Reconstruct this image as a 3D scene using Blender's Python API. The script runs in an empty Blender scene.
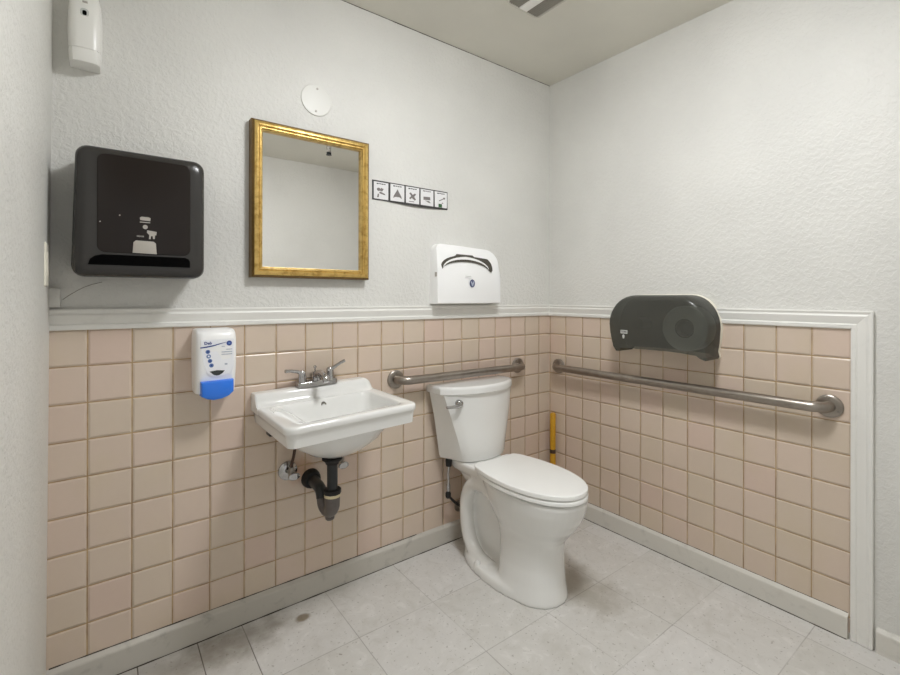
import bpy, bmesh, math, random
from mathutils import Vector, Matrix
S = bpy.context.scene
COL = S.collection
PI = math.pi

# ------------------------------------------------------------------ camera, world, lights, exposure
cam_d = bpy.data.cameras.new('camera'); cam = bpy.data.objects.new('camera', cam_d); COL.objects.link(cam)
F_PX, YAW, ROLL = 461.22, 0.64678, 0.0020
cam_d.sensor_width = 36.0; cam_d.lens = F_PX / 900 * 36.0
cam_d.shift_y = -40.9 / 900; cam_d.clip_start = 0.02
fw = Vector((math.sin(YAW), math.cos(YAW), 0)); rt = Vector((math.cos(YAW), -math.sin(YAW), 0)); up = Vector((0, 0, 1))
r2 = rt * math.cos(ROLL) + up * math.sin(ROLL); u2 = up * math.cos(ROLL) - rt * math.sin(ROLL)
cam.matrix_world = Matrix(((r2.x, u2.x, -fw.x, -2.036), (r2.y, u2.y, -fw.y, -1.757), (r2.z, u2.z, -fw.z, 1.161), (0, 0, 0, 1)))
S.camera = cam
S.view_settings.view_transform = 'Standard'; S.view_settings.look = 'None'
S.view_settings.gamma = 1; S.view_settings.use_curve_mapping = False
S.view_settings.exposure = 0.0
w = bpy.data.worlds.new('world'); S.world = w; w.use_nodes = True
w.node_tree.nodes['Background'].inputs[0].default_value = (1, 0.99, 0.97, 1)
w.node_tree.nodes['Background'].inputs[1].default_value = 0.3
LAMP_X, LAMP_Y, LAMP_STRENGTH = -1.07, -1.12, 62.0        # round ceiling fixture (outside the frame)
FILL_POWER = 1.5                                           # added soft fill lamp, unseen, set in the doorway behind the camera
ld = bpy.data.lights.new('doorway_fill', 'AREA'); ld.shape = 'RECTANGLE'; ld.size = 0.8; ld.size_y = 1.95
ld.energy = FILL_POWER; ld.color = (1, 1, 1)
lo = bpy.data.objects.new('doorway_fill', ld); COL.objects.link(lo)
lo.location = (-1.68, -2.46, 1.02)      # shines towards +y
lo.rotation_euler = Vector((0, 1, 0)).to_track_quat('-Z', 'Z').to_euler()
S.cycles.max_bounces = 12; S.cycles.diffuse_bounces = 8; S.cycles.glossy_bounces = 6
S.cycles.transparent_max_bounces = 16; S.cycles.caustics_reflective = False; S.cycles.caustics_refractive = False
S.cycles.sample_clamp_indirect = 6.0

# ------------------------------------------------------------------ materials
def lin(c):
    return tuple((x / 12.92 if x <= 0.04045 else ((x + 0.055) / 1.055) ** 2.4) for x in c)
def srgb(r, g, b): return lin((r / 255, g / 255, b / 255)) + (1,)
class NT:
    def __init__(s, name):
        s.m = bpy.data.materials.new(name); s.m.use_nodes = True
        s.t = s.m.node_tree; s.n = s.t.nodes; s.b = s.n['Principled BSDF']; s.out = s.n['Material Output']
        s._co = None
    def link(s, a, b): s.t.links.new(a, b)
    def put(s, inp, v):
        if hasattr(v, 'is_linked') or isinstance(v, bpy.types.NodeSocket): s.link(v, inp)
        else: inp.default_value = v
    def co(s):
        if s._co is None: s._co = s.n.new('ShaderNodeNewGeometry').outputs['Position']
        return s._co
    def xyz(s):
        q = s.n.new('ShaderNodeSeparateXYZ'); s.link(s.co(), q.inputs[0]); return q.outputs
    def math(s, op, a, b=0.0, c=0.0, clamp=False):
        q = s.n.new('ShaderNodeMath'); q.operation = op; q.use_clamp = clamp
        s.put(q.inputs[0], a); s.put(q.inputs[1], b); s.put(q.inputs[2], c); return q.outputs[0]
    def smooth(s, v, a, b, lo=0.0, hi=1.0):
        q = s.n.new('ShaderNodeMapRange'); q.interpolation_type = 'SMOOTHSTEP'
        s.put(q.inputs['Value'], v); q.inputs['From Min'].default_value = a; q.inputs['From Max'].default_value = b
        q.inputs['To Min'].default_value = lo; q.inputs['To Max'].default_value = hi; return q.outputs[0]
    def noise(s, scale, detail=3, rough=0.5, dist=0.0, vec=None, out='Fac'):
        q = s.n.new('ShaderNodeTexNoise'); q.inputs['Scale'].default_value = scale; q.inputs['Detail'].default_value = detail
        q.inputs['Roughness'].default_value = rough; q.inputs['Distortion'].default_value = dist
        s.link(vec or s.co(), q.inputs['Vector']); return q.outputs[out]
    def mix(s, f, a, b):
        q = s.n.new('ShaderNodeMix'); q.data_type = 'RGBA'
        s.put(q.inputs[0], f); s.put(q.inputs[6], a); s.put(q.inputs[7], b); return q.outputs[2]
    def comb(s, x, y, z):
        q = s.n.new('ShaderNodeCombineXYZ'); s.put(q.inputs[0], x); s.put(q.inputs[1], y); s.put(q.inputs[2], z); return q.outputs[0]
    def white(s, vec):
        q = s.n.new('ShaderNodeTexWhiteNoise'); q.noise_dimensions = '3D'; s.link(vec, q.inputs['Vector']); return q.outputs['Value'], q.outputs['Color']
    def bump(s, h, strength=0.3, dist=0.002):
        q = s.n.new('ShaderNodeBump'); q.inputs['Strength'].default_value = strength; q.inputs['Distance'].default_value = dist
        s.put(q.inputs['Height'], h); s.link(q.outputs[0], s.b.inputs['Normal'])
    def set(s, **k):
        for a, v in k.items(): s.put(s.b.inputs[a.replace('_', ' ')], v)
        return s

def plain(name, col, rough=0.5, metal=0.0, coat=0.0, spec=0.5, grain=0.0):
    t = NT(name)
    if grain:
        n = t.noise(90, 3)
        c2 = tuple(max(0, x * (1 - grain)) for x in col[:3]) + (1,)
        t.set(Base_Color=t.mix(n, col, c2))
    else: t.set(Base_Color=col)
    t.set(Roughness=rough, Metallic=metal); t.b.inputs['Coat Weight'].default_value = coat
    t.b.inputs['Coat Roughness'].default_value = 0.08
    t.b.inputs['Specular IOR Level'].default_value = spec
    return t.m

def wall_paint(name, col, rough_bump=0.35):
    t = NT(name)
    n1 = t.noise(62, 4, 0.55, 0.4); n2 = t.noise(130, 3, 0.5); n3 = t.noise(2.2, 4)
    h = t.math('ADD', t.smooth(n1, 0.42, 0.62), t.math('MULTIPLY', n2, 0.5))
    c2 = tuple(x * 0.93 for x in col[:3]) + (1,)
    spk = t.smooth(t.noise(210, 1, 0.5), 0.74, 0.80)
    base = t.mix(t.smooth(n3, 0.35, 0.7), col, c2)
    t.set(Base_Color=t.mix(t.math('MULTIPLY', spk, 0.35), base, srgb(120, 112, 100)), Roughness=0.45)
    t.b.inputs['Specular IOR Level'].default_value = 0.35
    t.bump(h, rough_bump, 0.003)
    return t.m

def tile_mat(name, axis):
    t = NT(name); o = t.xyz()
    if axis == 'x': u = t.math('DIVIDE', t.math('ADD', o[0], 0.0893), 0.11)
    else: u = t.math('DIVIDE', t.math('ADD', o[1], 0.1193), 0.11)
    v = t.math('DIVIDE', t.math('SUBTRACT', o[2], 0.182), 0.11)
    wob = t.math('MULTIPLY', t.math('SUBTRACT', t.noise(9, 2), 0.5), 0.012)
    def dist(q):
        f = t.math('FRACT', t.math('ADD', q, wob)); return t.math('MULTIPLY', t.math('MINIMUM', f, t.math('SUBTRACT', 1.0, f)), 0.11)
    d = t.math('MINIMUM', dist(u), dist(v))
    cell = t.comb(t.math('FLOOR', u), t.math('FLOOR', v), 7.0 if axis == 'x' else 3.0)
    r, rc = t.white(cell)
    n = t.noise(5.5, 3); n2 = t.noise(60, 3)
    tc = t.mix(r, srgb(207, 192, 175), srgb(212, 192, 178))
    tc = t.mix(t.math('MULTIPLY', t.smooth(r, 0.9, 0.93), 0.3), tc, srgb(206, 180, 166))
    tc = t.mix(t.math('MULTIPLY', t.smooth(n, 0.45, 0.75), 0.45), tc, srgb(206, 190, 166))
    tc = t.mix(t.math('MULTIPLY', n2, 0.12), tc, srgb(190, 166, 150))
    gc = t.mix(t.smooth(t.noise(14, 3), 0.35, 0.7), srgb(182, 154, 112), srgb(142, 114, 80))
    if axis == 'x':      # rusty stain around the drain pipe
        a = t.math('DIVIDE', t.math('ADD', o[0], 1.425), 0.060); b = t.math('DIVIDE', t.math('SUBTRACT', o[2], 0.500), 0.055)
        q = t.math('ADD', t.math('SQRT', t.math('ADD', t.math('MULTIPLY', a, a), t.math('MULTIPLY', b, b))), t.math('MULTIPLY', t.math('SUBTRACT', t.noise(30, 4, 0.6), 0.5), 1.2))
        tc = t.mix(t.math('MULTIPLY', t.smooth(q, 1.3, 0.3), 0.5), tc, srgb(184, 132, 92))
    edge = t.smooth(d, 0.0011, 0.0022)
    t.set(Base_Color=t.mix(edge, gc, tc), Roughness=t.mix(edge, (0.8,) * 3 + (1,), (0.24,) * 3 + (1,)))
    t.bump(t.smooth(d, 0.0004, 0.0075), 0.7, 0.004)
    return t.m

def floor_mat():
    t = NT('vinyl_tile_floor'); o = t.xyz()
    wob = t.math('MULTIPLY', t.math('SUBTRACT', t.noise(6, 2), 0.5), 0.01)
    u = t.math('DIVIDE', t.math('ADD', o[0], 0.42), 0.305); v = t.math('DIVIDE', t.math('ADD', o[1], 0.015), 0.305)
    def dist(q):
        f = t.math('FRACT', t.math('ADD', q, wob)); return t.math('MULTIPLY', t.math('MINIMUM', f, t.math('SUBTRACT', 1.0, f)), 0.305)
    du, dv = dist(u), dist(v)
    crack = t.math('ADD', t.math('ABSOLUTE', t.math('ADD', o[0], 1.779)), t.math('MULTIPLY', t.math('GREATER_THAN', -0.26, o[1]), 1.0))
    d = t.math('MINIMUM', t.math('MINIMUM', du, dv), crack)
    cell = t.comb(t.math('FLOOR', u), t.math('FLOOR', v), 1.0); r, rc = t.white(cell)
    base = t.mix(r, srgb(214, 212, 210), srgb(206, 204, 200))
    streak = t.noise(16, 5, 0.6, 1.2)
    base = t.mix(t.math('MULTIPLY', t.smooth(streak, 0.5, 0.72), 0.4), base, srgb(190, 187, 181))
    base = t.mix(t.math('MULTIPLY', t.smooth(streak, 0.47, 0.30), 0.5), base, srgb(226, 224, 222))
    fl = t.smooth(t.noise(95, 2, 0.5), 0.63, 0.72); base = t.mix(t.math('MULTIPLY', fl, 0.5), base, srgb(132, 126, 116))
    fl2 = t.smooth(t.noise(28, 2, 0.5, 0.4), 0.73, 0.78); base = t.mix(t.math('MULTIPLY', fl2, 0.6), base, srgb(120, 112, 102))
    dirt = t.smooth(t.noise(3.2, 5, 0.65), 0.5, 0.78); base = t.mix(t.math('MULTIPLY', dirt, 0.25), base, srgb(150, 144, 130))
    # worn patches with an outline of their own: one along the left of the sink, one beside the pan, a brown spot
    def spot(x, y, rx, ry, soft, nz=0.35):
        a = t.math('DIVIDE', t.math('SUBTRACT', o[0], x), rx); b = t.math('DIVIDE', t.math('SUBTRACT', o[1], y), ry)
        q = t.math('SQRT', t.math('ADD', t.math('MULTIPLY', a, a), t.math('MULTIPLY', b, b)))
        q = t.math('ADD', q, t.math('MULTIPLY', t.math('SUBTRACT', t.noise(14, 4, 0.6), 0.5), nz * 2))
        return t.smooth(q, 1.0 + soft, 1.0 - soft)
    base = t.mix(t.math('MULTIPLY', spot(-1.66, -0.09, 0.16, 0.06, 0.7, 0.8), 0.6), base, srgb(112, 104, 90))
    base = t.mix(t.math('MULTIPLY', spot(-1.95, -0.10, 0.30, 0.10, 0.7, 0.9), 0.45), base, srgb(122, 114, 102))
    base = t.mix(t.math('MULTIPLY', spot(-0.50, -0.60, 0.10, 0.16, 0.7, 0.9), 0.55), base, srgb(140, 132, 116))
    base = t.mix(t.math('MULTIPLY', spot(-1.455, -0.105, 0.026, 0.020, 0.35, 0.5), 0.75), base, srgb(104, 84, 44))
    jn = t.smooth(t.noise(2.5, 3), 0.3, 0.62)
    line = t.math('MULTIPLY', t.smooth(d, 0.0024, 0.0006), t.math('ADD', 0.08, t.math('MULTIPLY', jn, 0.34)))
    dk = t.smooth(o[0], -1.45, -1.75)
    line = t.math('MULTIPLY', line, t.math('ADD', 1.0, t.math('MULTIPLY', dk, 2.0)), clamp=True)
    t.set(Base_Color=t.mix(line, base, srgb(84, 76, 66)), Roughness=t.math('ADD', 0.36, t.math('MULTIPLY', streak, 0.25)))
    t.b.inputs['Specular IOR Level'].default_value = 0.35
    t.bump(t.math('ADD', t.smooth(d, 0.0, 0.003), t.math('MULTIPLY', t.noise(40, 3), 0.3)), 0.15, 0.002)
    return t.m

def wood_paint(name, col, wear=0.4):
    t = NT(name); n = t.noise(18, 5, 0.65, 0.4); n2 = t.noise(70, 3)
    c = t.mix(t.math('MULTIPLY', t.smooth(n, 0.52, 0.75), wear), col, tuple(x * 0.55 for x in col[:3]) + (1,))
    t.set(Base_Color=c, Roughness=0.42); t.bump(n2, 0.15, 0.001); return t.m

def smoke(name, tint, rough=0.12, mixf=0.75, col=(0.02, 0.02, 0.02, 1)):
    t = NT(name); t.set(Base_Color=col, Roughness=rough)
    tr = t.n.new('ShaderNodeBsdfTransparent'); tr.inputs[0].default_value = tint
    mx = t.n.new('ShaderNodeMixShader'); mx.inputs[0].default_value = mixf
    t.link(tr.outputs[0], mx.inputs[1]); t.link(t.b.outputs[0], mx.inputs[2]); t.link(mx.outputs[0], t.out.inputs[0]); return t.m

def gold_mat():
    t = NT('gilded_frame'); n = t.noise(40, 4, 0.6, 0.5); n2 = t.noise(8, 3)
    c = t.mix(t.smooth(n, 0.4, 0.7), srgb(220, 188, 116), srgb(176, 138, 70)); c = t.mix(t.math('MULTIPLY', n2, 0.3), c, srgb(225, 190, 110))
    t.set(Base_Color=c, Roughness=0.34, Metallic=0.7); t.bump(n, 0.2, 0.001); return t.m
def steel_mat():
    t = NT('satin_steel'); n = t.noise(30, 4); t.set(Base_Color=t.mix(n, srgb(176, 168, 160), srgb(140, 132, 124)), Metallic=1.0, Roughness=0.33); return t.m
def emis(name, col, st):
    t = NT(name); t.set(Base_Color=col); t.b.inputs['Emission Color'].default_value = col; t.b.inputs['Emission Strength'].default_value = st; return t.m

M = dict(
    wall=wall_paint('textured_wall_paint', srgb(219, 218, 214), 0.33),
    wall_left=wall_paint('textured_side_wall_paint', srgb(222, 221, 216), 0.4),
    ceil=wall_paint('ceiling_paint', srgb(218, 215, 205), 0.08),
    floor=floor_mat(), tile_x=tile_mat('pink_wall_tile', 'x'), tile_y=tile_mat('pink_side_tile', 'y'),
    trim=wood_paint('painted_trim', srgb(228, 227, 223), 0.12),
    base=wood_paint('painted_baseboard', srgb(210, 207, 200), 0.3), basel=wood_paint('scuffed_baseboard', srgb(192, 188, 180), 0.6),
    china=plain('white_porcelain', srgb(229, 229, 227), 0.12, coat=0.5),
    seat=plain('white_seat_plastic', srgb(240, 240, 238), 0.22),
    steel=steel_mat(), chrome=plain('chrome', srgb(185, 184, 184), 0.13, 1.0), dull=plain('dull_chrome', srgb(165, 160, 152), 0.3, 1.0, grain=0.3),
    blackpipe=plain('black_pipe', srgb(34, 38, 40), 0.35), greypipe=plain('grey_pipe', srgb(104, 97, 94), 0.4, grain=0.3), washer=plain('cream_washer', srgb(220, 208, 172), 0.5),
    rubber=plain('black_rubber', srgb(20, 20, 20), 0.6), brownhose=plain('brown_hose', srgb(70, 48, 36), 0.5),
    gold=gold_mat(), bronze=plain('dark_bronze_edge', srgb(136, 106, 58), 0.42, 0.5, grain=0.5), mirror=plain('mirror_glass', (0.93, 0.93, 0.92, 1), 0.015, 1.0),
    white=plain('white_plastic', srgb(232, 231, 227), 0.3), white2=plain('bright_white_plastic', srgb(244, 244, 244), 0.28), offwhite=plain('ivory_plastic', srgb(232, 228, 214), 0.4),
    grey=plain('pale_grey_plastic', srgb(196, 198, 194), 0.4), paper=plain('white_paper', srgb(238, 238, 236), 0.8),
    dark=plain('charcoal_plastic', srgb(47, 45, 43), 0.26, coat=0.1), panel=plain('brown_black_panel', srgb(33, 27, 24), 0.2, coat=0.0, spec=0.3), black=plain('black_recess', srgb(6, 6, 6), 0.9, spec=0.05),
    smoke=smoke('smoked_plastic', (0.36, 0.38, 0.35, 1), 0.24, 0.62, srgb(84, 84, 78)), core=plain('dark_core', srgb(26, 27, 25), 0.5),
    blue=plain('blue_push_bar', srgb(40, 120, 232), 0.28, coat=0.3), navy=plain('navy_print', srgb(48, 70, 140), 0.5), sky=plain('light_blue_print', srgb(96, 124, 176), 0.5), palegrey=plain('pale_grey_print', srgb(176, 182, 198), 0.5),
    label=plain('label_white', srgb(240, 241, 246), 0.35), ink=plain('dark_ink', srgb(58, 56, 56), 0.6), midink=plain('grey_ink', srgb(118, 112, 110), 0.6), green=plain('green_ink', srgb(48, 92, 52), 0.6), tag=plain('grey_tag', srgb(176, 170, 162), 0.5),
    smokelens=plain('smoked_window', srgb(58, 62, 62), 0.2), yellow=plain('yellow_paint', srgb(214, 160, 30), 0.4, grain=0.35), platewhite=plain('painted_plate', srgb(214, 213, 208), 0.4), greyblue=plain('grey_blue_print', srgb(84, 88, 122), 0.5), midgrey=plain('mid_grey_metal', srgb(150, 146, 138), 0.5), louvre=plain('louvre_plastic', srgb(158, 154, 144), 0.5), card=plain('card_white', srgb(224, 223, 224), 0.5), grime=plain('dark_grime', srgb(64, 56, 46), 0.85), dirtline=plain('hairline_dirt', srgb(110, 100, 84), 0.8),
    ventgrey=plain('vent_plastic', srgb(196, 192, 182), 0.5), ventdark=plain('vent_dark', srgb(74, 70, 62), 0.8), ventlens=plain('vent_lens', srgb(238, 236, 232), 0.4),
    lamp=emis('lamp_diffuser', (0.975, 0.99, 1.0, 1), LAMP_STRENGTH))

# ------------------------------------------------------------------ mesh helpers
BW = lambda u, v, d: Vector((u, -d, v))            # on the back wall: u along x, v up, d out of the wall
RW = lambda u, v, d: Vector((-d, -u, v))           # on the right wall: u away from the corner
LW = lambda u, v, d: Vector((-2.156 + d, -u, v))   # on the left wall
XY = lambda u, v, d: Vector((u, v, d))             # plan, d up
class MB:
    def __init__(s): s.bm = bmesh.new()
    def loft(s, rings, cap0=True, cap1=True, closed=True):
        bm = s.bm; vs = [[bm.verts.new(p) for p in r] for r in rings]; n = len(vs[0])
        for a, b in zip(vs, vs[1:]):
            for i in range(n if closed else n - 1):
                j = (i + 1) % n
                try: bm.faces.new((a[i], a[j], b[j], b[i]))
                except ValueError: pass
        if cap0: bm.faces.new(vs[0][::-1])
        if cap1: bm.faces.new(vs[-1])
        return s
    def box(s, x0, x1, y0, y1, z0, z1, b=0.0, fr=XY):
        if b <= 0:
            return s.loft([[fr(*p) for p in ((x0, y0, z), (x1, y0, z), (x1, y1, z), (x0, y1, z))] for z in (z0, z1)])
        cx, cy, w_, h_ = (x0 + x1) / 2, (y0 + y1) / 2, x1 - x0, y1 - y0
        return s.slab(fr, cx, cy, w_, h_, z0, z1, r=b, f=b, fback=b)
    def slab(s, fr, cu, cv, w_, h_, d0, d1, r=0.01, f=0.0, fback=0.0, n=5, nf=4):
        rings = []
        def ring(ins, d): return [fr(u, v, d) for u, v in rrect(cu, cv, w_ - 2 * ins, h_ - 2 * ins, max(r - ins, 0.0003), n)]
        if fback > 0:
            for i in range(nf + 1):
                a = i / nf * PI / 2; rings.append(ring(fback * (1 - math.sin(a)), d0 + fback * (1 - math.cos(a))))
        else: rings.append(ring(0, d0))
        if f > 0:
            for i in range(nf + 1):
                a = i / nf * PI / 2; rings.append(ring(f * (1 - math.cos(a)), d1 - f * (1 - math.sin(a))))
        else: rings.append(ring(0, d1))
        return s.loft(rings)
    def poly(s, fr, pts, d0, d1, f=0.0):
        if f <= 0: return s.loft([[fr(u, v, d) for u, v in pts] for d in (d0, d1)])
        return s.loft([[fr(u, v, d) for u, v in inset(pts, i)] for i, d in ((0, d0), (0, d1 - f), (f * 0.3, d1 - f * 0.3), (f, d1))])
    def tube(s, path, r, n=14, caps=True):
        path = [Vector(p) for p in path]; rs = r if isinstance(r, (list, tuple)) else [r] * len(path)
        rings = []; prev = None
        for i, p in enumerate(path):
            t = (path[min(i + 1, len(path) - 1)] - path[max(i - 1, 0)]).normalized()
            if prev is None:
                a = Vector((0, 0, 1)) if abs(t.z) < 0.9 else Vector((1, 0, 0)); e1 = t.cross(a).normalized()
            else: e1 = (prev - t * prev.dot(t)).normalized()
            prev = e1; e2 = t.cross(e1)
            rings.append([p + (e1 * math.cos(2 * PI * k / n) + e2 * math.sin(2 * PI * k / n)) * rs[i] for k in range(n)])
        return s.loft(rings, caps, caps)
    def lathe(s, c, axis, prof, n=28):      # prof: (distance along axis, radius)
        c = Vector(c); axis = Vector(axis).normalized()
        a = Vector((0, 0, 1)) if abs(axis.z) < 0.9 else Vector((1, 0, 0)); e1 = axis.cross(a).normalized(); e2 = axis.cross(e1)
        return s.loft([[c + axis * h + (e1 * math.cos(2 * PI * k / n) + e2 * math.sin(2 * PI * k / n)) * max(r, 1e-4) for k in range(n)] for h, r in prof])
    def ball(s, c, rx, ry=None, rz=None, n=16, m=10):
        ry = ry or rx; rz = rz or rx; c = Vector(c)
        return s.loft([[c + Vector((rx * math.sin(a) * math.cos(2 * PI * k / n), ry * math.sin(a) * math.sin(2 * PI * k / n), -rz * math.cos(a))) for k in range(n)]
                       for a in [PI * (i + 0.08) / (m + 0.16) for i in range(m + 1)]])
    def build(s, name, mat, parent=None, angle=38, flat=False):
        bm = s.bm; bmesh.ops.remove_doubles(bm, verts=bm.verts, dist=1e-6); bmesh.ops.recalc_face_normals(bm, faces=bm.faces)
        if parent is not None:
            off = world_loc(parent)
            for v in bm.verts: v.co -= off
        me = bpy.data.meshes.new(name); bm.to_mesh(me); bm.free()
        if not flat:
            me.polygons.foreach_set('use_smooth', [True] * len(me.polygons)); me.set_sharp_from_angle(angle=math.radians(angle))
        me.materials.append(mat if not isinstance(mat, str) else M[mat])
        o = bpy.data.objects.new(name, me); COL.objects.link(o)
        if parent is not None: o.parent = parent
        return o
def world_loc(o):
    l = Vector(o.location)
    while o.parent: o = o.parent; l = l + Vector(o.location)
    return l
def rrect(cu, cv, w_, h_, r, n=5):
    r = min(r, w_ / 2 - 1e-5, h_ / 2 - 1e-5); pts = []
    for cx, cy, a0 in ((w_ / 2 - r, h_ / 2 - r, 0), (-w_ / 2 + r, h_ / 2 - r, PI / 2), (-w_ / 2 + r, -h_ / 2 + r, PI), (w_ / 2 - r, -h_ / 2 + r, 1.5 * PI)):
        for i in range(n + 1):
            a = a0 + i / n * PI / 2; pts.append((cu + cx + r * math.cos(a), cv + cy + r * math.sin(a)))
    return pts
def inset(pts, d):
    if d == 0: return pts
    n = len(pts); area = sum(pts[i][0] * pts[(i + 1) % n][1] - pts[(i + 1) % n][0] * pts[i][1] for i in range(n)); sg = 1 if area > 0 else -1
    out = []
    for i in range(n):
        p0, p1, p2 = Vector(pts[i - 1]), Vector(pts[i]), Vector(pts[(i + 1) % n])
        a = (p1 - p0); b = (p2 - p1)
        a = a.normalized() if a.length > 1e-9 else Vector((1, 0)); b = b.normalized() if b.length > 1e-9 else a
        nn = Vector((-a.y, a.x)) + Vector((-b.y, b.x)); nn = nn.normalized() if nn.length > 1e-6 else Vector((-a.y, a.x))
        k = max(0.4, nn.dot(Vector((-a.y, a.x)))); out.append(tuple(p1 + nn * (sg * d / k)))
    return out
def circle(cu, cv, r, n=24, ry=None): return [(cu + r * math.cos(2 * PI * k / n), cv + (ry or r) * math.sin(2 * PI * k / n)) for k in range(n)]
def curve_pts(ctrl, k=8):     # Catmull-Rom
    P = [Vector(p) for p in ctrl]; P = [P[0] * 2 - P[1]] + P + [P[-1] * 2 - P[-2]]; out = []
    for i in range(1, len(P) - 2):
        for j in range(k):
            t = j / k; a, b, c, d = P[i - 1:i + 3]
            out.append(0.5 * ((2 * b) + (c - a) * t + (2 * a - 5 * b + 4 * c - d) * t * t + (3 * b - a - 3 * c + d) * t ** 3))
    out.append(P[-2]); return out
def thing(name, label, cat, loc, group=None):
    o = bpy.data.objects.new(name, None); COL.objects.link(o); o.location = loc; o.empty_display_size = 0.05
    tag(o, label, cat, group); return o
def tag(o, label, cat, group=None):
    o['label'] = label; o['category'] = cat
    if group: o['group'] = group
    return o
def struct(o, label=None):
    o['kind'] = 'structure'
    if label: o['label'] = label
    return o
def lettering(name, text, size, fr, u, v, d, mat, parent, thick=0.0004, bold=0.0):
    cu = bpy.data.curves.new(name, 'FONT'); cu.body = text; cu.size = size; cu.extrude = thick; cu.align_x = 'CENTER'; cu.align_y = 'CENTER'; cu.offset = bold
    t = bpy.data.objects.new(name, cu); COL.objects.link(t); bpy.context.view_layer.update()
    me = bpy.data.meshes.new_from_object(t.evaluated_get(bpy.context.evaluated_depsgraph_get())); bpy.data.objects.remove(t)
    off = world_loc(parent)
    for q in me.vertices: q.co = fr(u + q.co.x, v + q.co.y, d + q.co.z) - off
    me.materials.clear(); me.materials.append(M[mat]); me.name = name
    o = bpy.data.objects.new(name, me); COL.objects.link(o); o.parent = parent; return o

# ------------------------------------------------------------------ the room
H = 2.362; XL = -2.156; YF = -2.40
wb = struct(MB().box(XL - 0.10, 0.0, 0.0, 0.10, 0, H).build('wall_back', 'wall'))
MB().box(XL - 0.01, 0.0, -0.003, 0.0, 0.02, 1.07).build('tile_wainscot', 'tile_x', wb)['label'] = 'square pink tiles with tan grout on the lower back wall'
MB().tube([(-2.127, -0.0003, 1.150), (-2.112, -0.0003, 1.163), (-2.095, -0.0003, 1.176), (-2.078, -0.0003, 1.187), (-2.058, -0.0003, 1.196), (-2.035, -0.0003, 1.203)], 0.0008, 6).build('wall_crack', 'dirtline', wb)
wr = struct(MB().box(0.0, 0.10, YF - 0.1, 0.10, 0, H).build('wall_right', 'wall'))
MB().box(-0.003, 0.0, -1.335, 0.0, 0.02, 1.07).build('tile_wainscot', 'tile_y', wr)['label'] = 'square pink tiles with tan grout on the lower right wall'
# the left wall leans a few millimetres
xb, xt = XL - 0.0065, XL + 0.0075
wl = struct(MB().loft([[Vector((xb, YF - 0.1, 0)), Vector((xb, 0.0, 0)), Vector((xb - 0.1, 0.0, 0)), Vector((xb - 0.1, YF - 0.1, 0))],
                       [Vector((xt, YF - 0.1, H)), Vector((xt, 0.0, H)), Vector((xb - 0.1, 0.0, H)), Vector((xb - 0.1, YF - 0.1, H))]]).build('wall_left', 'wall_left'))
# wall behind the camera, with an open doorway at its left
m = MB(); m.box(-1.25, 0.0, YF - 0.10, YF, 0, H); m.box(XL - 0.05, -2.10, YF - 0.10, YF, 0, H); m.box(-2.10, -1.25, YF - 0.10, YF, 2.03, H)
struct(m.build('wall_front', 'wall'))
m = MB(); m.box(-1.25, -1.18, YF, YF + 0.016, 0, 2.10); m.box(-2.14, -2.09, YF, YF + 0.016, 0, 2.10); m.box(-2.09, -1.25, YF, YF + 0.016, 2.03, 2.10)
struct(m.build('door_1', 'trim'))
struct(MB().box(XL - 0.1, 0.1, -3.2, 0.1, -0.05, 0.0).build('floor', 'floor'))
struct(MB().box(XL - 0.1, 0.1, YF - 0.1, 0.1, H, H + 0.06).build('ceiling', 'ceil'))

# baseboards: profile (d out of wall, z)
def prof_run(fr, prof, u0, u1, name, mat, m0=0.0, m1=0.0):
    return MB().loft([[fr(u, z, d) for d, z in prof] for u in (u0, u1)]).build(name, mat, angle=18)
bp = [(0, 0.0), (0.017, 0.0), (0.017, 0.071), (0.0155, 0.075), (0.0035, 0.085), (0, 0.085)]
bbb = struct(prof_run(BW, bp, XL - 0.006, -0.0, 'baseboard_back', 'basel'))
bbr = struct(prof_run(RW, bp, 0.016, 1.322, 'baseboard_right', 'base'))
struct(prof_run(RW, [(d, z * 0.93) for d, z in bp], 1.394, -YF, 'baseboard_right_rear', 'base'))
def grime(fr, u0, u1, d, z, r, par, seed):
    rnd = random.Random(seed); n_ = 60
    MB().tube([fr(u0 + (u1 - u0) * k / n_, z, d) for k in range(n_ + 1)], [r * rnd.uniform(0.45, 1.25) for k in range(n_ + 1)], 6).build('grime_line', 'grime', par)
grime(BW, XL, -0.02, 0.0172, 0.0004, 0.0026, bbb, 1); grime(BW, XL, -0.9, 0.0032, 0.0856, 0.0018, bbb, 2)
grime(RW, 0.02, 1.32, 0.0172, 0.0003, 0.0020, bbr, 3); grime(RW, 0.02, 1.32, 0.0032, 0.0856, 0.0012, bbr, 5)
grime(BW, XL, -0.001, 0.0004, H - 0.0006, 0.0017, wb, 4)
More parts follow.
